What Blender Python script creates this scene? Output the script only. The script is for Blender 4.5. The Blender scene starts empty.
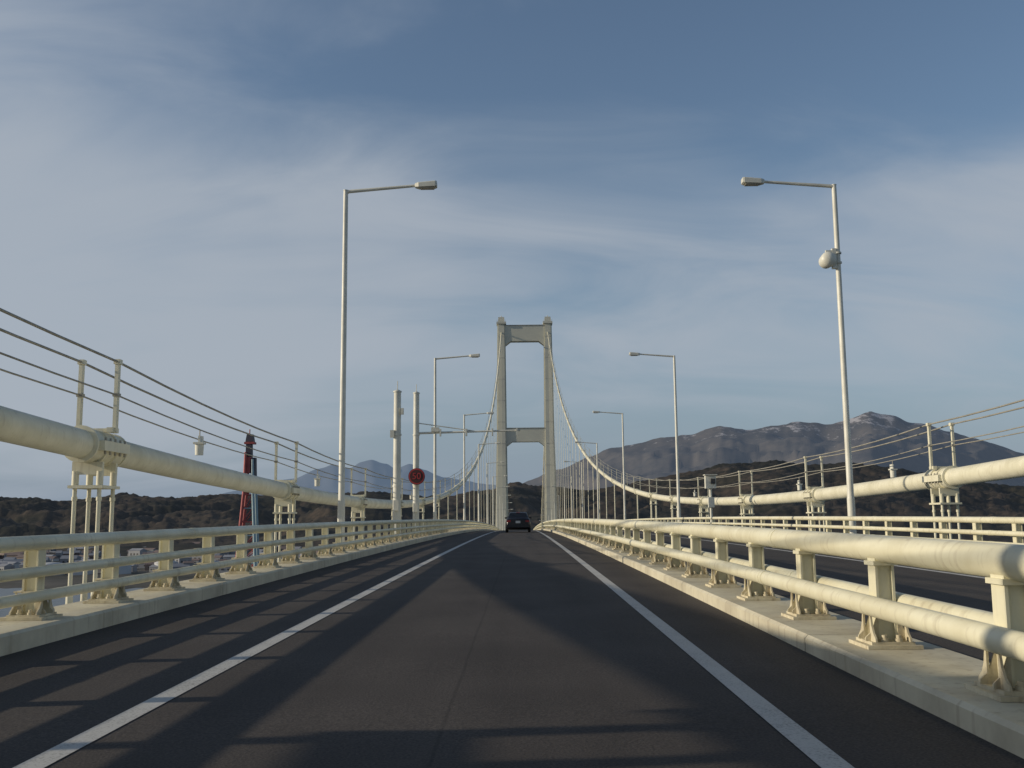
import bpy, math, random
from mathutils import Vector, Matrix, noise
random.seed(4)
scene = bpy.context.scene
scene.view_settings.view_transform = 'Standard'
scene.view_settings.look = 'None'
scene.view_settings.exposure = 0

# ------------------------------------------------------------------ layout
H = 1.10
CC = 8.2e-5
Y0 = 54.0
def zd(y):
    if y < 700: return -CC*(y-Y0)**2
    return -CC*(700-Y0)**2 - 2*CC*(700-Y0)*(y-700)
CAMZ = zd(0)+H
BC = 2.58            # bridge centre line
HWC = 11.4           # cable half spacing
HALF = 432.0
TY = Y0+HALF         # tower y
CZ0 = CAMZ+1.02
CTOP = 93.0
CA = (CTOP-CZ0)/HALF**2
SEA = -52.0
def cz(y):
    if y <= TY: return CZ0+CA*(y-Y0)**2
    t = (y-TY)/390.0
    zend = zd(TY+390)+3
    return CTOP+(zend-CTOP)*t - 4*16*t*(1-t)

# ------------------------------------------------------------------ materials
def mat_new(name):
    m = bpy.data.materials.new(name); m.use_nodes = True
    nt = m.node_tree
    b = nt.nodes['Principled BSDF']
    return m, nt, b
def N(nt, t, **kw):
    n = nt.nodes.new(t)
    for k, v in kw.items(): setattr(n, k, v)
    return n
def paint(name, col, col2, rough=0.45, scale=3.0, metallic=0.0, bump=0.02, streak=0.0):
    m, nt, b = mat_new(name)
    g = N(nt, 'ShaderNodeNewGeometry')
    n1 = N(nt, 'ShaderNodeTexNoise'); n1.inputs['Scale'].default_value = scale; n1.inputs['Detail'].default_value = 6
    n1.inputs['Roughness'].default_value = 0.65
    nt.links.new(g.outputs['Position'], n1.inputs['Vector'])
    r = N(nt, 'ShaderNodeValToRGB')
    r.color_ramp.elements[0].position = 0.33; r.color_ramp.elements[0].color = (*col2, 1)
    r.color_ramp.elements[1].position = 0.6; r.color_ramp.elements[1].color = (*col, 1)
    nt.links.new(n1.outputs['Fac'], r.inputs['Fac'])
    out = r.outputs['Color']
    if streak:
        mp = N(nt, 'ShaderNodeMapping'); mp.inputs['Scale'].default_value = (14, 14, 1.2)
        nt.links.new(g.outputs['Position'], mp.inputs['Vector'])
        n3 = N(nt, 'ShaderNodeTexNoise'); n3.inputs['Scale'].default_value = 1.0; n3.inputs['Detail'].default_value = 5
        nt.links.new(mp.outputs[0], n3.inputs['Vector'])
        mr3 = N(nt, 'ShaderNodeMapRange'); mr3.inputs['From Min'].default_value = 0.56; mr3.inputs['From Max'].default_value = 0.75
        mr3.inputs['To Max'].default_value = streak
        nt.links.new(n3.outputs['Fac'], mr3.inputs['Value'])
        mx = N(nt, 'ShaderNodeMix', data_type='RGBA'); nt.links.new(mr3.outputs[0], mx.inputs['Factor']); nt.links.new(out, mx.inputs[6])
        mx.inputs[7].default_value = (0.22, 0.15, 0.08, 1); out = mx.outputs[2]
    nt.links.new(out, b.inputs['Base Color'])
    mr = N(nt, 'ShaderNodeMapRange'); mr.inputs['To Min'].default_value = rough+0.2; mr.inputs['To Max'].default_value = rough-0.08
    nt.links.new(n1.outputs['Fac'], mr.inputs['Value']); nt.links.new(mr.outputs['Result'], b.inputs['Roughness'])
    b.inputs['Metallic'].default_value = metallic
    if bump:
        n2 = N(nt, 'ShaderNodeTexNoise'); n2.inputs['Scale'].default_value = scale*12
        nt.links.new(g.outputs['Position'], n2.inputs['Vector'])
        bp = N(nt, 'ShaderNodeBump'); bp.inputs['Strength'].default_value = 0.15; bp.inputs['Distance'].default_value = bump
        nt.links.new(n2.outputs['Fac'], bp.inputs['Height']); nt.links.new(bp.outputs['Normal'], b.inputs['Normal'])
    return m
M_rail = paint('cream_paint', (0.72, 0.69, 0.51), (0.60, 0.56, 0.39), 0.40, 1.3, bump=0.008, streak=0.35)
M_foot = paint('weathered_cream_paint', (0.60, 0.55, 0.40), (0.42, 0.36, 0.24), 0.6, 5.0, bump=0.01, streak=0.6)
M_kerb = paint('kerb_paint', (0.60, 0.56, 0.42), (0.42, 0.38, 0.28), 0.65, 1.2, bump=0.01, streak=0.5)
M_tower = paint('tower_paint', (0.60, 0.59, 0.48), (0.52, 0.51, 0.43), 0.55, 0.08, bump=0)
M_cable = paint('cable_paint', (0.71, 0.68, 0.52), (0.58, 0.55, 0.40), 0.45, 1.1, bump=0.01, streak=0.3)
M_pole = paint('pole_paint', (0.66, 0.65, 0.56), (0.54, 0.53, 0.45), 0.4, 1.2, bump=0)
M_rope = paint('galvanised_rope', (0.36, 0.34, 0.28), (0.24, 0.23, 0.19), 0.5, 3, 0.2, bump=0)
M_dark = paint('dark_metal', (0.05, 0.05, 0.05), (0.03, 0.03, 0.03), 0.5, 3, bump=0)
M_lens = paint('lamp_glass', (0.30, 0.27, 0.20), (0.22, 0.20, 0.15), 0.2, 3, bump=0)
M_red = paint('red_steel', (0.42, 0.09, 0.08), (0.30, 0.06, 0.06), 0.5, 0.3, bump=0)
M_cyan = paint('pale_blue_steel', (0.30, 0.42, 0.46), (0.24, 0.34, 0.38), 0.5, 0.3, bump=0)
M_navy = paint('navy_steel', (0.05, 0.045, 0.06), (0.035, 0.03, 0.045), 0.5, 0.3, bump=0)
M_white = paint('white_shed', (0.48, 0.49, 0.49), (0.36, 0.37, 0.38), 0.6, 0.02, bump=0)
M_grey = paint('grey_shed', (0.26, 0.27, 0.29), (0.17, 0.18, 0.20), 0.6, 0.02, bump=0)
M_brick = paint('rust_roof', (0.20, 0.15, 0.13), (0.14, 0.11, 0.10), 0.6, 0.02, bump=0)
M_girder = paint('girder_paint', (0.4, 0.4, 0.36), (0.3, 0.3, 0.27), 0.6, 0.5, bump=0)
M_black = paint('car_paint', (0.010, 0.011, 0.014), (0.008, 0.008, 0.010), 0.28, 2, bump=0)
M_glass = paint('car_glass', (0.012, 0.014, 0.016), (0.01, 0.01, 0.012), 0.15, 2, bump=0)
M_tail = paint('tail_lamp', (0.25, 0.012, 0.01), (0.2, 0.01, 0.01), 0.25, 2, bump=0)
M_plate = paint('number_plate', (0.6, 0.6, 0.58), (0.5, 0.5, 0.48), 0.5, 2, bump=0)
M_tyre = paint('tyre', (0.02, 0.02, 0.02), (0.015, 0.015, 0.015), 0.8, 2, bump=0)
M_signred = paint('sign_red', (0.42, 0.04, 0.04), (0.36, 0.03, 0.03), 0.5, 2, bump=0)
M_signdark = paint('sign_dark', (0.06, 0.014, 0.014), (0.05, 0.012, 0.012), 0.5, 2, bump=0)

# asphalt
def asphalt():
    m, nt, b = mat_new('asphalt')
    g = N(nt, 'ShaderNodeNewGeometry')
    sep = N(nt, 'ShaderNodeSeparateXYZ'); nt.links.new(g.outputs['Position'], sep.inputs[0])
    mp = N(nt, 'ShaderNodeMapping'); mp.inputs['Scale'].default_value = (1.6, 0.10, 1)
    nt.links.new(g.outputs['Position'], mp.inputs['Vector'])
    n1 = N(nt, 'ShaderNodeTexNoise'); n1.inputs['Scale'].default_value = 1.0; n1.inputs['Detail'].default_value = 5
    nt.links.new(mp.outputs[0], n1.inputs['Vector'])
    n2 = N(nt, 'ShaderNodeTexNoise'); n2.inputs['Scale'].default_value = 70; n2.inputs['Detail'].default_value = 3
    nt.links.new(g.outputs['Position'], n2.inputs['Vector'])
    n3 = N(nt, 'ShaderNodeTexNoise'); n3.inputs['Scale'].default_value = 0.7; n3.inputs['Detail'].default_value = 7
    nt.links.new(g.outputs['Position'], n3.inputs['Vector'])
    r = N(nt, 'ShaderNodeValToRGB')
    r.color_ramp.elements[0].position = 0.32; r.color_ramp.elements[0].color = (0.038, 0.032, 0.028, 1)
    r.color_ramp.elements[1].position = 0.68; r.color_ramp.elements[1].color = (0.072, 0.062, 0.054, 1)
    ad = N(nt, 'ShaderNodeMath', operation='ADD'); ml = N(nt, 'ShaderNodeMath', operation='MULTIPLY'); ml.inputs[1].default_value = 0.5
    nt.links.new(n1.outputs['Fac'], ad.inputs[0]); nt.links.new(n3.outputs['Fac'], ad.inputs[1])
    nt.links.new(ad.outputs[0], ml.inputs[0]); nt.links.new(ml.outputs[0], r.inputs['Fac'])
    mr = N(nt, 'ShaderNodeMapRange'); mr.inputs['From Min'].default_value = 0.3; mr.inputs['From Max'].default_value = 0.7
    mr.inputs['To Min'].default_value = 0.6; mr.inputs['To Max'].default_value = 1.45
    nt.links.new(n2.outputs['Fac'], mr.inputs['Value'])
    mx = N(nt, 'ShaderNodeVectorMath', operation='SCALE'); nt.links.new(r.outputs['Color'], mx.inputs[0]); nt.links.new(mr.outputs[0], mx.inputs['Scale'])
    nj = N(nt, 'ShaderNodeTexNoise', noise_dimensions='1D'); nj.inputs['Scale'].default_value = 0.5
    nt.links.new(sep.outputs['Y'], nj.inputs['W'])
    a1 = N(nt, 'ShaderNodeMath', operation='MULTIPLY_ADD'); a1.inputs[1].default_value = 0.03; a1.inputs[2].default_value = 0.40
    nt.links.new(nj.outputs['Fac'], a1.inputs[0])
    a2 = N(nt, 'ShaderNodeMath', operation='ADD'); nt.links.new(sep.outputs['X'], a2.inputs[0]); nt.links.new(a1.outputs[0], a2.inputs[1])
    a3 = N(nt, 'ShaderNodeMath', operation='ABSOLUTE'); nt.links.new(a2.outputs[0], a3.inputs[0])
    a4 = N(nt, 'ShaderNodeMapRange'); a4.inputs['From Min'].default_value = 0.004; a4.inputs['From Max'].default_value = 0.016
    a4.inputs['To Min'].default_value = 0.72; a4.inputs['To Max'].default_value = 1.0
    nt.links.new(a3.outputs[0], a4.inputs['Value'])
    mx2 = N(nt, 'ShaderNodeVectorMath', operation='SCALE'); nt.links.new(mx.outputs[0], mx2.inputs[0]); nt.links.new(a4.outputs[0], mx2.inputs['Scale'])
    nt.links.new(mx2.outputs[0], b.inputs['Base Color'])
    b.inputs['Roughness'].default_value = 0.85
    b.inputs['Specular IOR Level'].default_value = 0.25
    bp = N(nt, 'ShaderNodeBump'); bp.inputs['Strength'].default_value = 0.5; bp.inputs['Distance'].default_value = 0.006
    nt.links.new(n2.outputs['Fac'], bp.inputs['Height']); nt.links.new(bp.outputs[0], b.inputs['Normal'])
    return m
M_asph = asphalt()
def linepaint():
    m, nt, b = mat_new('worn_line_paint')
    g = N(nt, 'ShaderNodeNewGeometry')
    n2 = N(nt, 'ShaderNodeTexNoise'); n2.inputs['Scale'].default_value = 60; n2.inputs['Detail'].default_value = 6; n2.inputs['Roughness'].default_value = 0.7
    nt.links.new(g.outputs['Position'], n2.inputs['Vector'])
    r = N(nt, 'ShaderNodeValToRGB')
    r.color_ramp.elements[0].position = 0.30; r.color_ramp.elements[0].color = (0.18, 0.17, 0.15, 1)
    r.color_ramp.elements[1].position = 0.50; r.color_ramp.elements[1].color = (0.48, 0.47, 0.43, 1)
    n4 = N(nt, 'ShaderNodeTexNoise'); n4.inputs['Scale'].default_value = 2.5; n4.inputs['Detail'].default_value = 4
    nt.links.new(g.outputs['Position'], n4.inputs['Vector'])
    ma = N(nt, 'ShaderNodeMath', operation='MULTIPLY_ADD'); ma.inputs[1].default_value = 0.3; ma.inputs[2].default_value = -0.15
    nt.links.new(n4.outputs['Fac'], ma.inputs[0])
    mb = N(nt, 'ShaderNodeMath', operation='ADD'); nt.links.new(ma.outputs[0], mb.inputs[0]); nt.links.new(n2.outputs['Fac'], mb.inputs[1])
    nt.links.new(mb.outputs[0], r.inputs['Fac']); nt.links.new(r.outputs['Color'], b.inputs['Base Color'])
    b.inputs['Roughness'].default_value = 0.7
    return m
M_line = linepaint()
def land(name, c1, c2, scale, snow=None, bumps=0.6, haze_glow=None, c3=None):
    m, nt, b = mat_new(name)
    g = N(nt, 'ShaderNodeNewGeometry')
    n1 = N(nt, 'ShaderNodeTexNoise'); n1.inputs['Scale'].default_value = scale; n1.inputs['Detail'].default_value = 9; n1.inputs['Roughness'].default_value = 0.7
    nt.links.new(g.outputs['Position'], n1.inputs['Vector'])
    r = N(nt, 'ShaderNodeValToRGB')
    r.color_ramp.elements[0].position = 0.38; r.color_ramp.elements[0].color = (*c1, 1)
    r.color_ramp.elements[1].position = 0.62; r.color_ramp.elements[1].color = (*c2, 1)
    nt.links.new(n1.outputs['Fac'], r.inputs['Fac'])
    out = r.outputs['Color']
    if c3:
        n5 = N(nt, 'ShaderNodeTexNoise'); n5.inputs['Scale'].default_value = scale*0.12; n5.inputs['Detail'].default_value = 5
        nt.links.new(g.outputs['Position'], n5.inputs['Vector'])
        m5 = N(nt, 'ShaderNodeMapRange'); m5.inputs['From Min'].default_value = 0.48; m5.inputs['From Max'].default_value = 0.58; m5.inputs['To Max'].default_value = 0.8
        nt.links.new(n5.outputs['Fac'], m5.inputs['Value'])
        mx = N(nt, 'ShaderNodeMix', data_type='RGBA', blend_type='MULTIPLY'); nt.links.new(m5.outputs[0], mx.inputs['Factor']); nt.links.new(out, mx.inputs[6]); mx.inputs[7].default_value = (*c3, 1)
        out = mx.outputs[2]
    if snow:
        sep = N(nt, 'ShaderNodeSeparateXYZ'); nt.links.new(g.outputs['Position'], sep.inputs[0])
        mr = N(nt, 'ShaderNodeMapRange'); mr.inputs['From Min'].default_value = snow[0]; mr.inputs['From Max'].default_value = snow[1]
        mr.inputs['To Min'].default_value = -0.22; mr.inputs['To Max'].default_value = 0.07
        nt.links.new(sep.outputs['Z'], mr.inputs['Value'])
        mp = N(nt, 'ShaderNodeMapping'); mp.inputs['Scale'].default_value = (1.0, 1.0, 0.5)
        nt.links.new(g.outputs['Position'], mp.inputs['Vector'])
        n3 = N(nt, 'ShaderNodeTexNoise'); n3.inputs['Scale'].default_value = 0.008; n3.inputs['Detail'].default_value = 7; n3.inputs['Roughness'].default_value = 0.75
        nt.links.new(mp.outputs[0], n3.inputs['Vector'])
        ad = N(nt, 'ShaderNodeMath', operation='ADD'); nt.links.new(n3.outputs['Fac'], ad.inputs[0]); nt.links.new(mr.outputs[0], ad.inputs[1])
        m2 = N(nt, 'ShaderNodeMapRange'); m2.inputs['From Min'].default_value = 0.52; m2.inputs['From Max'].default_value = 0.61; m2.inputs['To Max'].default_value = 0.75
        nt.links.new(ad.outputs[0], m2.inputs['Value'])
        mx = N(nt, 'ShaderNodeMix', data_type='RGBA'); nt.links.new(m2.outputs[0], mx.inputs['Factor'])
        nt.links.new(out, mx.inputs[6]); mx.inputs[7].default_value = (0.40, 0.38, 0.38, 1)
        out = mx.outputs[2]
    nt.links.new(out, b.inputs['Base Color'])
    if haze_glow:
        b.inputs['Emission Color'].default_value = (*haze_glow, 1); b.inputs['Emission Strength'].default_value = 1.0  # distance haze imitated by an even airlight glow of the land surface
    b.inputs['Roughness'].default_value = 0.95
    b.inputs['Specular IOR Level'].default_value = 0.05
    bp = N(nt, 'ShaderNodeBump'); bp.inputs['Strength'].default_value = bumps; bp.inputs['Distance'].default_value = 0.25/scale*0.2
    nt.links.new(n1.outputs['Fac'], bp.inputs['Height']); nt.links.new(bp.outputs[0], b.inputs['Normal'])
    return m
M_mount = land('mountain_rock', (0.052, 0.052, 0.052), (0.095, 0.085, 0.075), 0.0032, snow=(380, 1000), bumps=0.35, haze_glow=(0.040, 0.052, 0.072))
M_far = land('far_mountain_rock', (0.05, 0.055, 0.065), (0.06, 0.065, 0.075), 0.001, bumps=0.1, haze_glow=(0.095, 0.130, 0.180))
M_hill = land('bare_woodland', (0.022, 0.022, 0.018), (0.072, 0.056, 0.042), 0.035, haze_glow=(0.009, 0.011, 0.014), bumps=1.0, c3=(0.45, 0.55, 0.5))
M_coast = land('coastal_ground', (0.05, 0.05, 0.04), (0.12, 0.11, 0.095), 0.01, haze_glow=(0.006, 0.008, 0.010))
def water():
    m, nt, b = mat_new('sea_water')
    b.inputs['Base Color'].default_value = (0.035, 0.05, 0.055, 1); b.inputs['Roughness'].default_value = 0.3
    g = N(nt, 'ShaderNodeNewGeometry'); n1 = N(nt, 'ShaderNodeTexNoise'); n1.inputs['Scale'].default_value = 0.15; n1.inputs['Detail'].default_value = 6
    nt.links.new(g.outputs['Position'], n1.inputs['Vector'])
    bp = N(nt, 'ShaderNodeBump'); bp.inputs['Strength'].default_value = 0.8; bp.inputs['Distance'].default_value = 1.5
    nt.links.new(n1.outputs['Fac'], bp.inputs['Height']); nt.links.new(bp.outputs[0], b.inputs['Normal'])
    return m
M_water = water()

# ------------------------------------------------------------------ mesh builder
class MB:
    def __init__(s): s.v = []; s.f = []; s.m = []; s.sm = []
    def add(s, vs, fs, mi=0, smooth=False):
        o = len(s.v); s.v.extend([tuple(p) for p in vs])
        for f in fs: s.f.append([i+o for i in f]); s.m.append(mi); s.sm.append(smooth)
    def box(s, c, d, mi=0, M=None, taper=1.0):
        hx, hy, hz = d[0]/2, d[1]/2, d[2]/2
        vs = []
        for z, k in ((-hz, 1), (hz, taper)):
            for x, y in ((-hx, -hy), (hx, -hy), (hx, hy), (-hx, hy)): vs.append(Vector((x*k, y*k, z)))
        if M is not None: vs = [M @ p for p in vs]
        c = Vector(c); vs = [p+c for p in vs]
        s.add(vs, [(3,2,1,0),(4,5,6,7),(0,1,5,4),(1,2,6,5),(2,3,7,6),(3,0,4,7)], mi)
    def tube(s, pts, r, n=12, mi=0, caps=True):
        pts = [Vector(p) for p in pts]
        rs = r if isinstance(r, (list, tuple)) else [r]*len(pts)
        vs = []
        for i, p in enumerate(pts):
            t = (pts[min(i+1, len(pts)-1)]-pts[max(i-1, 0)]).normalized()
            up = Vector((0, 0, 1)) if abs(t.z) < 0.9 else Vector((0, 1, 0))
            a = t.cross(up).normalized(); b = a.cross(t).normalized()
            for k in range(n):
                an = 2*math.pi*k/n
                vs.append(p+(a*math.cos(an)+b*math.sin(an))*rs[i])
        fs = []
        for i in range(len(pts)-1):
            for k in range(n):
                k2 = (k+1) % n
                fs.append((i*n+k, i*n+k2, (i+1)*n+k2, (i+1)*n+k))
        s.add(vs, fs, mi, True)
        if caps:
            L = (len(pts)-1)*n
            s.add(vs[:n], [tuple(reversed(range(n)))], mi); s.add(vs[L:L+n], [tuple(range(n))], mi)
    def prism(s, poly, axis, a, b, mi=0, off=(0, 0, 0)):
        def mk(p, w):
            if axis == 'y': q = (p[0], w, p[1])
            elif axis == 'x': q = (w, p[0], p[1])
            else: q = (p[0], p[1], w)
            return (q[0]+off[0], q[1]+off[1], q[2]+off[2])
        n = len(poly)
        vs = [mk(p, a) for p in poly]+[mk(p, b) for p in poly]
        fs = [tuple(range(n)), tuple(reversed(range(n, 2*n)))]
        for i in range(n): j = (i+1) % n; fs.append((i, i+n, j+n, j))
        s.add(vs, fs, mi)
    def strip(s, prof, ys, mi=0, zf=zd, closed=False):
        n = len(prof); vs = []
        for y in ys:
            for x, z in prof: vs.append((x, y, z+zf(y)))
        fs = []
        m = n if closed else n-1
        for i in range(len(ys)-1):
            for k in range(m):
                k2 = (k+1) % n
                fs.append((i*n+k, i*n+k2, (i+1)*n+k2, (i+1)*n+k))
        s.add(vs, fs, mi)
    def mesh(s, name, mats):
        me = bpy.data.meshes.new(name); me.from_pydata(s.v, [], s.f)
        for m in mats: me.materials.append(m)
        me.polygons.foreach_set('material_index', s.m)
        me.polygons.foreach_set('use_smooth', s.sm)
        me.update()
        import bmesh
        bm = bmesh.new(); bm.from_mesh(me); bmesh.ops.recalc_face_normals(bm, faces=bm.faces); bm.to_mesh(me); bm.free()
        return me
    def obj(s, name, mats, parent=None):
        o = bpy.data.objects.new(name, s.mesh(name, mats)); scene.collection.objects.link(o)
        if parent: o.parent = parent
        return o
def empty(name, loc=(0, 0, 0)):
    e = bpy.data.objects.new(name, None); e.location = loc; scene.collection.objects.link(e); return e
def ysr(a, b, near=3.0, far=8.0, lim=160):
    r = []; y = a
    while y < b: r.append(y); y += near if y < lim else far
    r.append(b); return r
YS = ysr(-40, 880)

# ------------------------------------------------------------------ deck
KL = -4.12; KR = 2.20
def mir(x): return 2*BC-x
b = MB(); b.strip([(-4.14, 0), (-2, 0.0), (0, 0.0), (2.22, 0.0)], YS); b.obj('road', [M_asph])
b = MB(); b.strip([(mir(2.22), 0), (6, 0.0), (mir(-4.14), 0)], YS); b.obj('opposite_road', [M_asph])
def line(name, x, w=0.14):
    b = MB(); b.strip([(x-w/2, 0.004), (x+w/2, 0.004)], YS); b.obj(name, [M_line])
line('road_edge_line', -2.17); line('road_edge_line', 1.34)
line('road_edge_line', mir(1.37)); line('road_edge_line', mir(-2.17))
def kerbprof(x0, x1, h):
    return [(x0, -0.2), (x0, h-0.025), (x0+0.025, h), (x1-0.025, h), (x1, h-0.025), (x1, -0.2)]
def kerb(name, x0, x1, h):
    b = MB(); y = -40.0
    while y < 860:
        L = 6.0 if y < 160 else 30.0
        b.strip(kerbprof(x0, x1, h), [y+0.008, y+L/2, y+L-0.008])
        b.prism(kerbprof(x0, x1, h), 'y', y+0.008, y+0.012, 0, (0, 0, zd(y)))
        y += L
    b.strip([(x0+0.02, h-0.03), (x1-0.02, h-0.03), (x1-0.02, -0.2)], YS, 1)
    b.strip([(x0+0.02, -0.2), (x0+0.02, h-0.03)], YS, 1)
    b.obj(name, [M_kerb, M_dark])
kerb('kerb', -4.86, KL, 0.17)
kerb('kerb', mir(KL), mir(-4.86), 0.17)
kerb('median_kerb', KR, mir(KR), 0.13)
b = MB()
prof = [(-4.84, -0.03), (-4.84, -1.1), (-9.6, -1.25), (-9.6, -1.6), (-4.5, -3.6), (9.66, -3.6), (14.76, -1.6), (14.76, -1.25), (10.0, -1.1), (10.0, -0.03), (5.0, -0.06), (0.0, -0.06)]
b.strip(prof, YS, closed=True)
b.obj('bridge_deck_girder', [M_girder])

# ------------------------------------------------------------------ railings
def post(b, x, y, hk, top, near, w=0.15):
    z = zd(y)+hk
    hgt = top-hk
    if near:
        b.box((x-0.058, y, z+hgt/2), (0.018, w, hgt)); b.box((x+0.058, y, z+hgt/2), (0.018, w, hgt))
        b.box((x, y, z+hgt/2), (0.098, w*0.62, hgt-0.004))
        b.box((x, y, z+0.0125), (0.38, 0.42, 0.025), 1)
        b.box((x, y, z+0.035), (0.30, 0.34, 0.02), 1)
        for sy in (-1, 1):
            for dx in (-0.125, 0.115):
                g = [(sy*(w/2-0.01), 0.045), (sy*0.175, 0.045), (sy*0.17, 0.07), (sy*0.13, 0.10), (sy*0.10, 0.15), (sy*(w/2+0.004), 0.235), (sy*(w/2-0.01), 0.235)]
                b.prism(g, 'x', dx, dx+0.014, 1, (x, y, z))
            for dx in (-0.05, 0.05):
                b.tube([(x+dx, y+sy*0.135, z+0.03), (x+dx, y+sy*0.135, z+0.09)], 0.018, 6, 1)
                b.tube([(x+dx, y+sy*0.135, z+0.045), (x+dx, y+sy*0.135, z+0.066)], 0.03, 6, 1)
        for dy in (-w/2-0.006, w/2-0.008):
            for sx in (-1, 1):
                g = [(sx*0.066, 0.045), (sx*0.165, 0.045), (sx*0.16, 0.07), (sx*0.115, 0.11), (sx*0.08, 0.20), (sx*0.066, 0.235)]
                b.prism(g, 'y', dy, dy+0.014, 1, (x, y, z))
        b.box((x, y, z+0.243), (0.27, w+0.03, 0.014), 1)
    else:
        b.box((x, y, z+hgt/2), (0.12, w, hgt)); b.box((x, y, z+0.06), (0.3, 0.36, 0.12), 1, taper=0.6)
def railing(name, rails, xp, hk, top, y0, dy, yend=470):
    b = MB()
    ys = ysr(-14, yend, 3.0, 6.0, 200)
    for (x, z, r) in rails:
        b.tube([(x, y, zd(y)+z) for y in ys], r, 24)
        y = y0-dy*6+dy*0.5
        while y < 130:
            b.tube([(x, y-0.10, zd(y)+z), (x, y-0.004, zd(y)+z)], r+0.004, 24)
            b.tube([(x, y+0.004, zd(y)+z), (x, y+0.10, zd(y)+z)], r+0.004, 24); y += dy*4
    y = y0-dy*6
    while y < 330:
        post(b, xp, y, hk, top, y < 60)
        if y < 60:
            for (x, z, r) in rails:
                if abs(x-xp) > 0.02: b.box(((x+xp)/2, y, zd(y)+z), (abs(x-xp), 0.10, r*1.1))
                else: b.box((x, y, zd(y)+z-r-0.005), (0.17, 0.20, 0.03))
        y += dy
    b.obj(name, [M_rail, M_foot])
xl = -4.48
railing('guard_railing', [(xl+0.05, 0.855, 0.068), (xl+0.12, 0.60, 0.05), (xl+0.12, 0.38, 0.05)], xl, 0.17, 0.81, 9.3, 1.72)
xr = mir(xl)
railing('guard_railing', [(xr-0.05, 0.865, 0.066), (xr-0.12, 0.61, 0.05), (xr-0.12, 0.39, 0.05)], xr, 0.17, 0.82, 9.4, 1.72)
railing('median_guard_railing', [(BC, 0.812, 0.095), (BC-0.145, 0.425, 0.070), (BC+0.145, 0.425, 0.070)], BC, 0.13, 0.75, 5.4, 1.92)

# ------------------------------------------------------------------ main cables
def cable(name, x, first, step):
    root = empty(name)
    b = MB()
    ys = ysr(-40, TY, 3, 6, 120)
    b.tube([(x, y, cz(y)) for y in ys], 0.29, 24)
    b.tube([(x, y, cz(y)) for y in ysr(TY, TY+390, 8, 10)], 0.29, 8)
    b.obj('cable_strand', [M_cable], root)
    c = MB(); y = first-step*3
    while y < TY+380:
        if abs(y-TY) < 8: y += step; continue
        z = cz(y)
        near = y < 110
        if near:
            L = 0.75
            c.tube([(x, y-L, cz(y-L)), (x, y+L, cz(y+L))], 0.345, 24)
            for e in (-L, -L/3, L/3, L):
                c.tube([(x, y+e-0.03, cz(y+e-0.03)), (x, y+e+0.03, cz(y+e+0.03))], 0.375, 24)
            for sx in (-1, 1):
                c.box((x+sx*0.39, y, z), (0.13, 1.3, 0.20))
                for k in range(5):
                    yy = y-0.5+k*0.25
                    c.tube([(x+sx*0.40, yy, z-0.17), (x+sx*0.40, yy, z+0.17)], 0.025, 6, 1)
                c.box((x+sx*0.33, y, z+0.36), (0.12, 0.34, 0.10))
                c.box((x+sx*0.38, y, z+1.05), (0.075, 0.12, 1.45))
                c.box((x+sx*0.38, y, z+1.80), (0.13, 0.16, 0.10))
                c.box((x+sx*0.38, y, z+1.10), (0.12, 0.15, 0.07), 1)
            c.box((x, y, z+0.36), (0.75, 0.10, 0.08))
            for e in (-0.34, 0.34):
                c.box((x, y+e, z-0.44), (0.62, 0.09, 0.26))
                for sx in (-0.25, 0.25):
                    c.tube([(x+sx, y+e, z-0.5), (x+sx, y+e, z-0.80)], 0.07, 10)
                    c.tube([(x+sx, y+e, z-0.6), (x+sx, y+e, zd(y)-1.2)], 0.045, 8, 0)
                    c.tube([(x+sx, y+e, z-1.02), (x+sx, y+e, z-1.10)], 0.06, 8)
                    zb = zd(y)-1.2
                    c.tube([(x+sx, y+e, zb), (x+sx, y+e, zb+0.9)], 0.07, 10)
            c.box((x, y, z-0.82), (0.70, 0.92, 0.06))
        else:
            c.tube([(x, y-0.7, cz(y-0.7)), (x, y+0.7, cz(y+0.7))], 0.37, 8)
            for sx in (-0.38, 0.38): c.box((x+sx, y, z+0.9), (0.08, 0.12, 1.8))
            for e in (-0.3, 0.3): c.tube([(x, y+e, z), (x, y+e, zd(y)-1.2)], 0.045, 5)
        y += step
    c.obj('cable_clamps_and_hangers', [M_cable, M_rope], root)
    h = MB()
    for sx in (-0.38, 0.38):
        for hh, r in ((1.80, 0.026), (1.10, 0.018)):
            pts = []; y = first-step*3
            while y < TY:
                n = 6 if y < 120 else 2
                for k in range(n):
                    t = k/n; yy = y+t*step
                    pts.append((x+sx, yy, (cz(y)*(1-t)+cz(min(y+step, TY))*t)+hh-0.12*4*t*(1-t)))
                y += step
            h.tube(pts, r, 6, 0)
    for yy in (first+5.5, first+step+4, first+3*step+6):
        zz = cz(yy)+0.52
        h.tube([(x+0.38, yy, zz+0.5), (x+0.38, yy, zz+0.1)], 0.015, 6)
        h.tube([(x+0.38, yy, zz-0.16), (x+0.38, yy, zz+0.12)], [0.11, 0.12], 10, 1); h.box((x+0.38, yy, zz+0.15), (0.26, 0.26, 0.05), 1); h.box((x+0.38, yy+0.1, zz+0.2), (0.05, 0.3, 0.3), 1)
    h.obj('hand_ropes', [M_rope, M_pole], root)
cable('main_cable', BC-HWC, 20.7, 16.9)
cable('main_cable', BC+HWC, 33.3, 14.6)

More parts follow.
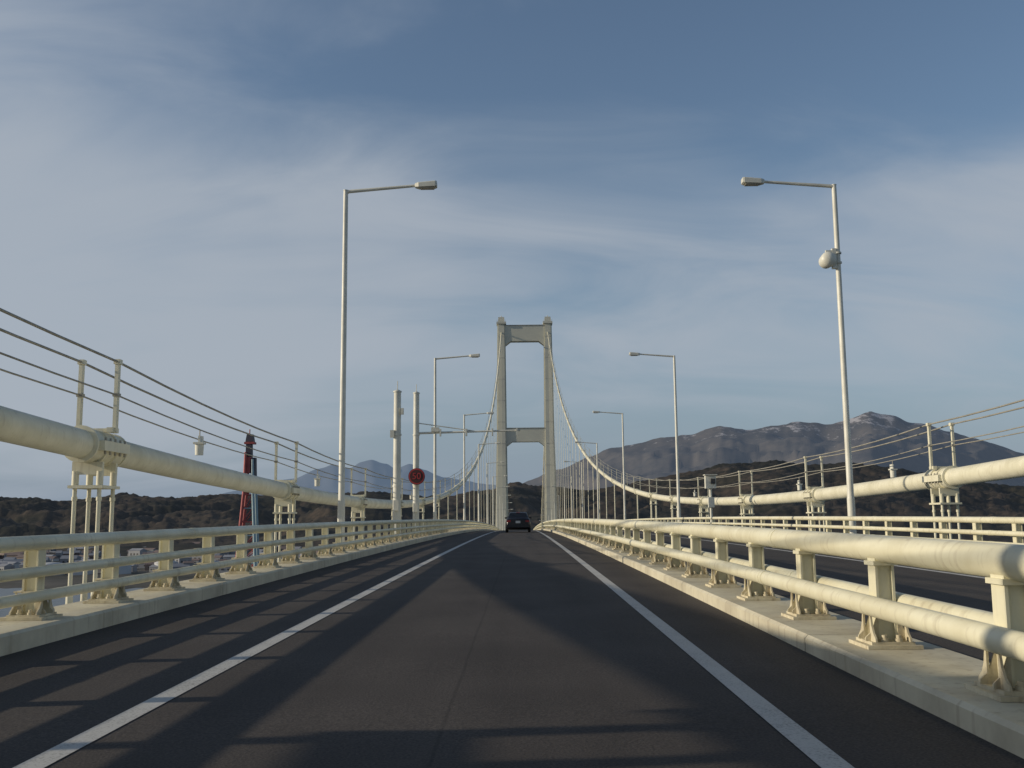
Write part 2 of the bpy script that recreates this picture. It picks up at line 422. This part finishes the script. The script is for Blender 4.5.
# ------------------------------------------------------------------ tower
T = empty('suspension_bridge_tower')
b = MB()
ZT = CAMZ+97.5
def leg(sx):
    xc = BC+sx*HWC
    rows = []
    for z, w, d, dx in ((SEA, 8.0, 9, 1.2), (-8, 6.3, 7.5, 0.5), (CAMZ+40, 4.9, 6.3, 0.15), (ZT-2.0, 3.9, 5.2, 0)):
        X = xc+sx*dx; c = w*0.13
        rows.append([(X-w/2+c, TY-d/2, z), (X+w/2-c, TY-d/2, z), (X+w/2-c, TY-d/2+c, z), (X+w/2, TY-d/2+c, z),
                     (X+w/2, TY+d/2-c, z), (X+w/2-c, TY+d/2-c, z), (X+w/2-c, TY+d/2, z), (X-w/2+c, TY+d/2, z),
                     (X-w/2+c, TY+d/2-c, z), (X-w/2, TY+d/2-c, z), (X-w/2, TY-d/2+c, z), (X-w/2+c, TY-d/2+c, z)])
    n = 12; vs = [p for r in rows for p in r]; fs = []
    for i in range(len(rows)-1):
        for k in range(n): k2 = (k+1) % n; fs.append((i*n+k, i*n+k2, (i+1)*n+k2, (i+1)*n+k))
    fs.append(tuple(range(3*n, 4*n)))
    b.add(vs, fs)
    z = 6
    while z < ZT-4:
        t = (z+8)/(ZT+6); w = 6.3+(3.9-6.3)*t; d = 7.5+(5.2-7.5)*t
        X = xc+sx*0.5*(1-t)
        b.box((X, TY, z), (w*0.75, d+0.06, 0.12), 1)
        z += 10.5
    b.box((xc, TY, ZT-1.4), (4.7, 6.4, 1.0))
    b.box((xc, TY, ZT+0.2), (3.4, 5.2, 2.8), taper=0.85)
    b.tube([(xc, TY, ZT+1.4), (xc, TY, ZT+2.6)], 0.2, 6)
    for ex in (-2.1, 2.1):
        for ey in (-3, 0, 3): b.box((xc+ex, TY+ey, ZT-0.4), (0.08, 0.08, 1.1))
        b.box((xc+ex, TY, ZT+0.12), (0.08, 6.2, 0.08))
leg(-1); leg(1)
def beam(z0, z1, inner, d, hz=2.2, hx=2.8):
    x0 = BC-inner; x1 = BC+inner
    poly = [(x0, z1), (x1, z1), (x1, z0-hz), (x1-hx, z0), (x0+hx, z0), (x0, z0-hz)]
    b.prism(poly, 'y', TY-d/2, TY+d/2)
    b.box((BC, TY, z1+0.16), (2*inner, d+0.5, 0.3), 1)
beam(CAMZ+87.0, CAMZ+94.8, HWC-1.7, 4.4)
beam(CAMZ+37.5, CAMZ+44.0, HWC-2.1, 5.0)
beam(zd(TY)-9.5, zd(TY)-4.2, HWC-2.0, 5.6)
for sx in (-1, 1):
    b.tube([(BC+sx*(HWC+1.2), TY, SEA-3), (BC+sx*(HWC+1.2), TY, SEA+5)], 9, 24, 1)
b.obj('tower_frame', [M_tower, M_girder], T)

# ------------------------------------------------------------------ street lamps
def lamp_mesh(hh):
    b = MB()
    b.box((0, 0, 0.02), (0.5, 0.5, 0.04))
    b.tube([(0, 0, 0.03), (0, 0, 1.6)], 0.125, 16)
    b.tube([(0, 0, 1.6), (0, 0, 1.7), (0, 0, hh-0.15), (0, 0, hh)], [0.125, 0.108, 0.082, 0.078], 16)
    b.box((0.0, -0.115, 0.9), (0.13, 0.04, 0.5))
    b.tube([(0, 0, hh-0.07), (0.12, 0, hh-0.03), (2.5, 0, hh+0.16)], [0.068, 0.062, 0.048], 10)
    b.tube([(0, 0, hh), (0, 0, hh+0.02)], 0.09, 12)
    def sec(x, w, z0, z1): return [(x, -w, z0), (x, w, z0), (x, w, z1-0.03), (x, w*0.85, z1), (x, -w*0.85, z1), (x, -w, z1-0.03)]
    S = [sec(2.42, 0.09, 0.09, 0.22), sec(2.55, 0.16, 0.07, 0.24), sec(3.12, 0.17, 0.09, 0.29), sec(3.18, 0.15, 0.12, 0.28)]
    vs = [(p[0], p[1], p[2]+hh) for s_ in S for p in s_]
    fs = [tuple(range(6)), tuple(range(18, 24))]
    for i in range(3):
        for k in range(6): k2 = (k+1) % 6; fs.append((i*6+k, i*6+k2, (i+1)*6+k2, (i+1)*6+k))
    b.add(vs, fs, 0)
    b.box((2.84, 0, hh+0.062), (0.48, 0.27, 0.04), 1)
    return b.mesh('street_lamp_mesh', [M_pole, M_lens])
LM = lamp_mesh(12.42)
XLP = -6.0; XRP = 10.98
def lamp(x, y, flip):
    o = bpy.data.objects.new('street_lamp', LM); scene.collection.objects.link(o)
    o.location = (x, y, zd(y)-0.1); o.rotation_euler = (0, 0, math.pi if flip else 0)
    s_ = -1 if flip else 1
    b.box((x, y, zd(y)-0.5), (0.6, 0.6, 0.75)); b.box((x+s_*0.45, y, zd(y)-0.62), (0.9, 0.4, 0.35))
b = MB()
for k in range(-1, 13):
    y = 33.6+36.6*k
    lamp(XLP, y, False); lamp(XRP, y, True)
b.obj('lamp_bracket', [M_girder])

px, py = XRP, 33.6
pz = CAMZ+8.75
b = MB()
b.box((px-0.14, py-0.02, pz+0.05), (0.14, 0.16, 0.7))
b.box((px-0.26, py-0.05, pz+0.30), (0.34, 0.09, 0.07))
pts = []; rr = []
for t in range(9):
    a = t/8*math.pi/2
    pts.append((px-0.36, py-0.12-0.2*math.sin(a), pz)); rr.append(0.27*math.cos(a)+0.002)
b.tube([(px-0.36, py+0.22, pz), (px-0.36, py-0.12, pz)]+pts[1:], [0.24, 0.27]+rr[1:], 20)
b.tube([(px-0.36, py+0.22, pz), (px-0.36, py+0.30, pz)], 0.13, 12)
b.tube([(px, py, pz-0.12), (px, py, pz-0.06)], 0.13, 12); b.tube([(px, py, pz+0.22), (px, py, pz+0.28)], 0.13, 12)
b.obj('surveillance_camera', [M_pole])

# ------------------------------------------------------------------ tall masts, cantilever arm, sign
def mast(x, y, top, r):
    b = MB()
    z = zd(y)-0.5
    b.tube([(x, y, z), (x, y, top)], [r*1.05, r*0.92], 18)
    b.tube([(x, y, top), (x, y, top+0.06), (x, y, top+0.13)], [r*1.1, r*1.1, 0.05], 18)
    b.box((x, y, z+0.03), (r*4, r*4, 0.06))
    b.tube([(x, y, top), (x, y, top+0.55)], 0.02, 6)
    b.box((x, y-r-0.06, zd(y)+1.6), (0.25, 0.16, 0.5))
    for zz in (top*0.35, top*0.7): b.tube([(x, y, zz), (x, y, zz+0.09)], r*1.13, 18)
    return b
m = mast(-6.0, 48.6, CAMZ+6.25, 0.19)
m.box((-6.22, 48.5, CAMZ+4.2), (0.2, 0.25, 0.35)); m.box((-5.75, 48.5, CAMZ+5.3), (0.14, 0.2, 0.3))
m.obj('equipment_mast', [M_pole])
m = mast(-6.0, 57.5, CAMZ+7.3, 0.18)
ya, za = 57.5, CAMZ+5.0
m.tube([(-6, ya, za), (0.0, ya, za+0.12)], [0.07, 0.045], 10)
m.tube([(-6, ya, za+0.6), (-2.5, ya, za+0.08)], 0.03, 8)
for xx in (-4.6, -3.1, -1.6, -0.2):
    m.box((xx, ya-0.05, za+0.02), (0.09, 0.2, 0.42))
m.box((-4.9, ya, za+0.2), (0.45, 0.3, 0.25))
m.obj('cantilever_gantry', [M_pole])
S = empty('speed_limit_sign', (-5.92, 57.0, CAMZ+2.5))
b = MB(); b.tube([(0, 0.12, 0), (0, 0, 0)], 0.47, 32, 0); b.tube([(0, 0.0, 0), (0, -0.012, 0)], 0.45, 32, 1); b.tube([(0, -0.012, 0), (0, -0.02, 0)], 0.38, 32, 0)
b.box((0, 0.22, 0), (0.12, 0.24, 0.6), 2)
b.obj('sign_disc', [M_signdark, M_signred, M_dark], S)
cu = bpy.data.curves.new('sign_digits', 'FONT'); cu.body = '50'; cu.size = 0.52; cu.align_x = 'CENTER'; cu.align_y = 'CENTER'; cu.extrude = 0.006; cu.offset = 0.0
to = bpy.data.objects.new('sign_digits', cu); scene.collection.objects.link(to); to.parent = S
to.location = (0, -0.03, 0); to.rotation_euler = (math.pi/2, 0, 0); cu.materials.append(M_signred)

bx, by = 11.3, 60.0
b = MB(); zz = zd(by)
b.tube([(bx, by, zz-0.3), (bx, by, zz+2.6)], 0.08, 10)
b.box((bx, by-0.02, zz+3.0), (0.62, 0.4, 0.75)); b.box((bx, by-0.05, zz+3.42), (0.75, 0.6, 0.05)); b.box((bx+0.12, by-0.28, zz+3.05), (0.26, 0.12, 0.3), 1)
b.box((bx, by-0.1, zz+1.8), (0.35, 0.25, 0.6))
b.obj('roadside_monitor_box', [M_pole, M_dark])

# ------------------------------------------------------------------ car ahead
cy = 71.0; cx = -0.22
C = empty('sedan_car', (cx, cy, zd(cy)))
def loft(b, secs, mi, smooth=True):
    n = len(secs[0]); vs = [p for s_ in secs for p in s_]; fs = [tuple(range(n)), tuple(reversed(range((len(secs)-1)*n, len(secs)*n)))]
    b.add(vs, fs, mi)
    fs = []
    for i in range(len(secs)-1):
        for k in range(n): k2 = (k+1) % n; fs.append((i*n+k, i*n+k2, (i+1)*n+k2, (i+1)*n+k))
    b.add(vs, fs, mi, smooth)
def bsec(y, hw, z0, z1, zs):
    return [(-hw*0.90, y, z0), (-hw, y, z0+0.12), (-hw, y, zs), (-hw*0.93, y, z1-0.04), (-hw*0.80, y, z1), (0, y, z1+0.02), (hw*0.80, y, z1), (hw*0.93, y, z1-0.04), (hw, y, zs), (hw, y, z0+0.12), (hw*0.90, y, z0)]
b = MB()
loft(b, [bsec(0, 0.74, 0.36, 0.86, 0.62), bsec(0.08, 0.84, 0.26, 0.98, 0.66), bsec(0.5, 0.87, 0.2, 1.02, 0.7), bsec(1.2, 0.88, 0.2, 0.98, 0.72), bsec(3.2, 0.88, 0.2, 0.95, 0.72), bsec(4.1, 0.85, 0.22, 0.82, 0.66), bsec(4.55, 0.74, 0.3, 0.66, 0.55)], 0)
b.obj('body', [M_black], C)
b = MB()
def csec(y, hw, z1, hb=0.80): return [(-hb, y, 0.95), (-(hb*0.4+hw*0.6), y, 0.95+(z1-0.95)*0.6), (-hw, y, z1-0.03), (-hw*0.85, y, z1), (hw*0.85, y, z1), (hw, y, z1-0.03), ((hb*0.4+hw*0.6), y, 0.95+(z1-0.95)*0.6), (hb, y, 0.95)]
loft(b, [csec(0.62, 0.74, 1.0), csec(1.15, 0.60, 1.38), csec(1.6, 0.60, 1.44), csec(2.3, 0.60, 1.44), csec(2.8, 0.62, 1.38), csec(3.5, 0.72, 0.98)], 0)
b.obj('cabin', [M_black], C)
b = MB()
b.add([(-0.66, 0.66, 1.03), (0.66, 0.66, 1.03), (0.54, 1.10, 1.36), (-0.54, 1.10, 1.36)], [(0, 1, 2, 3)], 0)
for sx in (-1, 1):
    b.add([(sx*0.80, 1.2, 1.0), (sx*0.80, 3.1, 1.0), (sx*0.66, 2.7, 1.34), (sx*0.66, 1.4, 1.34)], [(0, 1, 2, 3)], 0)
b.obj('windows', [M_glass], C)
b = MB()
for sx in (-1, 1):
    b.box((sx*0.66, 0.03, 0.80), (0.28, 0.1, 0.13), 0); b.box((sx*0.9, 3.0, 1.03), (0.16, 0.1, 0.12), 2)
    for yy in (0.95, 3.65): b.tube([(sx*0.72, yy, 0.31), (sx*0.89, yy, 0.31)], 0.31, 20, 3)
b.box((0, -0.01, 0.74), (0.33, 0.03, 0.165), 1); b.box((0, -0.02, 0.46), (1.56, 0.12, 0.2), 2)
b.box((0, 1.12, 1.40), (0.3, 0.05, 0.03), 0)
b.obj('lamps_wheels_and_bumper', [M_tail, M_plate, M_black, M_tyre], C)

# ------------------------------------------------------------------ sea, terrain
b = MB(); R = 45000
b.add([(-R, -R, SEA), (R, -R, SEA), (R, R, SEA), (-R, R, SEA)], [(0, 1, 2, 3)]); b.obj('sea', [M_water])
def interp(prof, x):
    if x <= prof[0][0]: return prof[0][1]
    for (a, va), (c, vc) in zip(prof, prof[1:]):
        if x <= c:
            t = (x-a)/(c-a); t = t*t*(3-2*t)*0.5+t*0.5
            return va+(vc-va)*t
    return prof[-1][1]
def terrain(name, prof, Rf, Rc, Rb, base, amp, fr, mat, nu, nv, u0=-0.75, u1=0.75, fp=1.3, seed=0, crest=0.15, rough=0):
    vs = []; fs = []
    for j in range(nv+1):
        R = Rf+(Rb-Rf)*j/nv
        for i in range(nu+1):
            u = u0+(u1-u0)*i/nu
            zc = CAMZ+interp(prof, u)*Rc
            x, y = u*R, R
            if R <= Rc: f = ((R-Rf)/(Rc-Rf))**fp
            else: f = max(0, 1-((R-Rc)/(Rb-Rc))**1.5)
            p = Vector((x*fr+seed, y*fr, seed*1.7))
            n = noise.fractal(p, 1.0, 2.1, 7)
            n2 = noise.fractal(p*3.1+Vector((9, 3, 1)), 0.9, 2.1, 5)
            z = base+(zc-base)*f - amp*min(1, f*1.6)*(abs(n)*1.7)*(1-(1-crest)*f**3) + amp*0.10*n2*min(1, f*2)
            if rough: z += rough*(noise.noise(Vector((x*0.05, y*0.05, 3)))+0.7*noise.noise(Vector((x*0.13, y*0.13, 8))))*min(1, f*4)
            vs.append((x, y, z))
    w = nu+1
    for j in range(nv):
        for i in range(nu): fs.append((j*w+i, j*w+i+1, (j+1)*w+i+1, (j+1)*w+i))
    m = MB(); m.add(vs, fs, 0, True); return m.obj(name, [mat])
def P(l): return [((x-521)/1000.0, (520-y+(x-521)*-0.007)/1000.0) for x, y in l]
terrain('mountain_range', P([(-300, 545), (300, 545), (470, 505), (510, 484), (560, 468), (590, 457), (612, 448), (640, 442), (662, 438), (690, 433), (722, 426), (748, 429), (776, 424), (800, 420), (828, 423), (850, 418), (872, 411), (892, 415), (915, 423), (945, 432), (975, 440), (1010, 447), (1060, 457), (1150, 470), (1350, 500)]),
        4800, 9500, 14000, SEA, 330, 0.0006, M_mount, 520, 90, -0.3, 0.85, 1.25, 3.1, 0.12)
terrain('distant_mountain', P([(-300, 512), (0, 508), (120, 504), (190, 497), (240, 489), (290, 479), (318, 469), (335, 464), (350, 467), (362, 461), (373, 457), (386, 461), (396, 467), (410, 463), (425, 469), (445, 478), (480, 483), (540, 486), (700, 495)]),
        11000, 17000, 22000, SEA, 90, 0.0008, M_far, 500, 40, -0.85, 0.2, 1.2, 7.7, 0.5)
terrain('wooded_hill', P([(-350, 500), (-100, 494), (0, 496), (60, 499), (120, 493), (180, 496), (240, 493), (300, 496), (340, 490), (400, 493), (450, 494), (490, 488), (515, 482), (540, 486), (590, 488), (640, 482), (690, 470), (735, 463), (770, 461), (810, 465), (850, 464), (900, 469), (950, 478), (1000, 486), (1080, 492), (1300, 498)]),
        1500, 3300, 5000, SEA+3, 55, 0.0028, M_hill, 800, 150, -0.85, 0.85, 0.9, 1.3, 0.3, rough=5.0)
# coast flat with wandering shoreline
vs = []; fs = []; nu = 160; nv = 24
for j in range(nv+1):
    for i in range(nu+1):
        u = -0.95+1.9*i/nu
        sh = 830+150*noise.noise(Vector((u*6, 2, 0)))+60*noise.noise(Vector((u*25, 5, 0)))+max(0, u+0.1)*900
        y = sh+(2400-sh)*j/nv
        vs.append((u*y, y, SEA-1.0 if j == 0 else SEA+2.2+2.5*j/nv+0.8*noise.noise(Vector((u*30, y*0.004, 0)))))
w = nu+1
for j in range(nv):
    for i in range(nu): fs.append((j*w+i, j*w+i+1, (j+1)*w+i+1, (j+1)*w+i))
m = MB(); m.add(vs, fs, 0, True); m.obj('coastal_ground', [M_coast])
# town
b = MB()
for k in range(1500):
    u = random.uniform(-0.72, 0.45); y = random.uniform(1020, 2350)
    if u > 0: y += 250
    w_, d_, h_ = random.uniform(7, 24), random.uniform(8, 18), random.uniform(4, 10)
    if random.random() < 0.08: w_ *= 2.2; h_ *= 1.3
    mi = random.choice([0, 1, 1, 1, 1, 2]); z = SEA+2.5
    if y > 1600: z += (y-1600)*0.02
    M = Matrix.Rotation(random.uniform(-0.5, 0.5), 4, 'Z')
    b.box((u*y, y, z+h_/2-1), (w_, d_, h_+2), mi, M)
    rz = z+h_; pr = [Vector((-w_/2-0.5, -d_/2-0.5, 0)), Vector((w_/2+0.5, -d_/2-0.5, 0)), Vector((w_/2+0.5, d_/2+0.5, 0)), Vector((-w_/2-0.5, d_/2+0.5, 0)), Vector((-w_/2, 0, d_*0.22)), Vector((w_/2, 0, d_*0.22))]
    b.add([(M @ p)+Vector((u*y, y, rz+0.02)) for p in pr], [(0, 1, 5, 4), (2, 3, 4, 5), (1, 2, 5), (3, 0, 4), (3, 2, 1, 0)], random.choice([1, 2, 1]))
    if y < 1500:
        for q in range(3):
            b.box(M @ Vector(((q-1)*w_*0.28, -d_/2-0.1, 0))+Vector((u*y, y, z+h_*0.55)), (w_*0.12, 0.3, h_*0.25), 3, M)
b.obj('distant_town', [M_white, M_grey, M_brick, M_dark])
b = MB()
for (xx, yy, r, h) in ((-470, 1010, 13, 12), (-440, 1015, 13, 12), (-408, 1020, 14, 13), (-500, 1040, 11, 11), (-372, 1060, 12, 11), (-330, 1080, 10, 10)):
    b.tube([(xx, yy, SEA+1), (xx, yy, SEA+1+h), (xx, yy, SEA+2.5+h), (xx, yy, SEA+3+h)], [r, r, r*0.6, 0.3], 24)
    b.tube([(xx, yy, SEA+h+0.6), (xx, yy, SEA+h+1.0)], r+0.3, 24)
b.obj('storage_tanks', [M_white])
# harbour crane: splayed red / pale blue legs, dark cabin, red and navy head
b = MB()
D = 560; xc = -151.2
gz = SEA; tz = CAMZ+0.055*D
for dy in (-3, 3):
    b.tube([(xc-8, D+dy, gz), (xc-2.6, D+dy, CAMZ+0.03*D), (xc-2.2, D+dy, tz+8)], [1.0, 0.95, 0.8], 8, 0)
    b.tube([(xc+6.5, D+dy, gz), (xc+2.4, D+dy, CAMZ+0.03*D), (xc+1.8, D+dy, tz+4)], [1.0, 0.9, 0.7], 8, 1)
    for i in range(9):
        z0 = gz+8+i*7.5; z1 = z0+7.5
        wa = 2.0+4.5*max(0, 1-(z0-gz)/66); wb = 2.0+4.5*max(0, 1-(z1-gz)/66)
        b.tube([(xc-wa, D+dy, z0), (xc+wb, D+dy, z1)], 0.32, 6, 0); b.tube([(xc-wa, D+dy, z0), (xc+wa, D+dy, z0)], 0.35, 6, i % 2)
b.box((xc-0.2, D, tz-6), (5.2, 6, 3), 2)
b.box((xc-1.2, D, tz+1), (3.2, 5, 9), 0, taper=0.95); b.box((xc+1.9, D, tz+0), (2.2, 5, 10), 2, taper=0.8)
b.box((xc-1.0, D, tz+9), (3.0, 5, 7), 2, taper=0.9)
b.box((xc-0.6, D, tz+13.2), (5.6, 5, 1.2), 0); b.box((xc-0.6, D, tz+16), (4.2, 5, 4.2), 2, taper=0.75)
b.tube([(xc-1, D, tz+18), (xc-1, D, tz+21)], 0.3, 6, 0)
b.obj('harbour_crane', [M_red, M_cyan, M_navy])

# ------------------------------------------------------------------ sun + sky
EL = math.radians(16.8); AZ = math.radians(263.0)
sd = Vector((math.sin(AZ)*math.cos(EL), math.cos(AZ)*math.cos(EL), math.sin(EL)))
sl = bpy.data.lights.new('sun', 'SUN'); sl.energy = 3.7; sl.angle = math.radians(0.5); sl.color = (1.0, 0.87, 0.68)
so = bpy.data.objects.new('sun', sl); scene.collection.objects.link(so)
so.rotation_euler = sd.to_track_quat('Z', 'Y').to_euler(); so.location = sd*100
w = bpy.data.worlds.new('World'); scene.world = w; w.use_nodes = True
nt = w.node_tree; bg = nt.nodes['Background']; bg.inputs['Strength'].default_value = 0.10
sky = N(nt, 'ShaderNodeTexSky', sky_type='NISHITA'); sky.sun_disc = False; sky.sun_elevation = EL; sky.sun_rotation = AZ
sky.air_density = 1.0; sky.dust_density = 1.0; sky.ozone_density = 2.0
tc = N(nt, 'ShaderNodeTexCoord'); sp = N(nt, 'ShaderNodeSeparateXYZ'); nt.links.new(tc.outputs['Generated'], sp.inputs[0])
def math_(op, a, c=None, d=None):
    n = N(nt, 'ShaderNodeMath', operation=op)
    for i, v in enumerate((a, c, d)):
        if v is None: continue
        if isinstance(v, (int, float)): n.inputs[i].default_value = v
        else: nt.links.new(v, n.inputs[i])
    return n.outputs[0]
def mrange(v, a, c, lo, hi, smooth=True):
    n = N(nt, 'ShaderNodeMapRange'); n.interpolation_type = 'SMOOTHSTEP' if smooth else 'LINEAR'
    nt.links.new(v, n.inputs['Value'])
    for k, x in zip(('From Min', 'From Max', 'To Min', 'To Max'), (a, c, lo, hi)): n.inputs[k].default_value = x
    return n.outputs[0]
zc = math_('ADD', math_('MAXIMUM', sp.outputs['Z'], 0.0), 0.35)
pu = math_('DIVIDE', sp.outputs['X'], zc); pv = math_('DIVIDE', sp.outputs['Y'], zc)
cb = N(nt, 'ShaderNodeCombineXYZ'); nt.links.new(pu, cb.inputs[0]); nt.links.new(pv, cb.inputs[1])
def cloudnoise(rot, scl, sc, det, rough, dist, off):
    mp = N(nt, 'ShaderNodeMapping'); mp.inputs['Rotation'].default_value = (0, 0, rot); mp.inputs['Scale'].default_value = scl; mp.inputs['Location'].default_value = off
    nt.links.new(cb.outputs[0], mp.inputs['Vector'])
    n = N(nt, 'ShaderNodeTexNoise'); n.inputs['Scale'].default_value = sc; n.inputs['Detail'].default_value = det; n.inputs['Roughness'].default_value = rough; n.inputs['Distortion'].default_value = dist
    nt.links.new(mp.outputs[0], n.inputs['Vector']); return n.outputs['Fac']
big = cloudnoise(-0.3, (0.9, 1.5, 1), 1.3, 3, 0.5, 0.3, (2.3, 0.4, 0))
fine = cloudnoise(-0.25, (0.7, 1.7, 1), 2.6, 8, 0.55, 0.9, (5.1, 1.2, 0))
z = sp.outputs['Z']; x = sp.outputs['X']
band = math_('MULTIPLY', mrange(z, 0.02, 0.18, 0, 1), mrange(z, 0.27, 0.43, 1, 0))
left = mrange(x, -0.5, -0.02, 1, 0)
leftb = math_('MULTIPLY', left, mrange(z, 0.40, 0.54, 1, 0))
dens = math_('ADD', math_('MULTIPLY', band, 0.50), math_('MULTIPLY', leftb, 0.46))
dens = math_('ADD', dens, math_('MULTIPLY_ADD', big, 1.1, -0.55))
dens = math_('ADD', dens, math_('MULTIPLY_ADD', fine, 0.95, -0.475))
fac = mrange(dens, -0.02, 0.85, 0.0, 0.88)
hs = N(nt, 'ShaderNodeHueSaturation'); hs.inputs['Saturation'].default_value = 0.97; hs.inputs['Value'].default_value = 1.08
nt.links.new(sky.outputs[0], hs.inputs['Color'])
hz = mrange(z, 0.0, 0.24, 0.9, 0.0)
mxh = N(nt, 'ShaderNodeMix', data_type='RGBA'); nt.links.new(hz, mxh.inputs['Factor']); nt.links.new(hs.outputs[0], mxh.inputs[6]); mxh.inputs[7].default_value = (2.35, 3.0, 3.95, 1)
mx = N(nt, 'ShaderNodeMix', data_type='RGBA'); nt.links.new(fac, mx.inputs['Factor']); nt.links.new(mxh.outputs[2], mx.inputs[6]); mx.inputs[7].default_value = (3.9, 4.35, 4.95, 1)
nt.links.new(mx.outputs[2], bg.inputs['Color'])

# ------------------------------------------------------------------ camera
cam = bpy.data.cameras.new('camera'); cam.sensor_width = 36; cam.lens = 1000/1024*36
cam.clip_start = 0.05; cam.clip_end = 80000
co = bpy.data.objects.new('camera', cam); scene.collection.objects.link(co)
Rm = Matrix.Rotation(math.radians(0.45), 4, 'Z') @ Matrix.Rotation(math.radians(90+7.74), 4, 'X') @ Matrix.Rotation(math.radians(-0.5), 4, 'Z')
co.matrix_world = Matrix.Translation((0, 0, CAMZ)) @ Rm
scene.camera = co
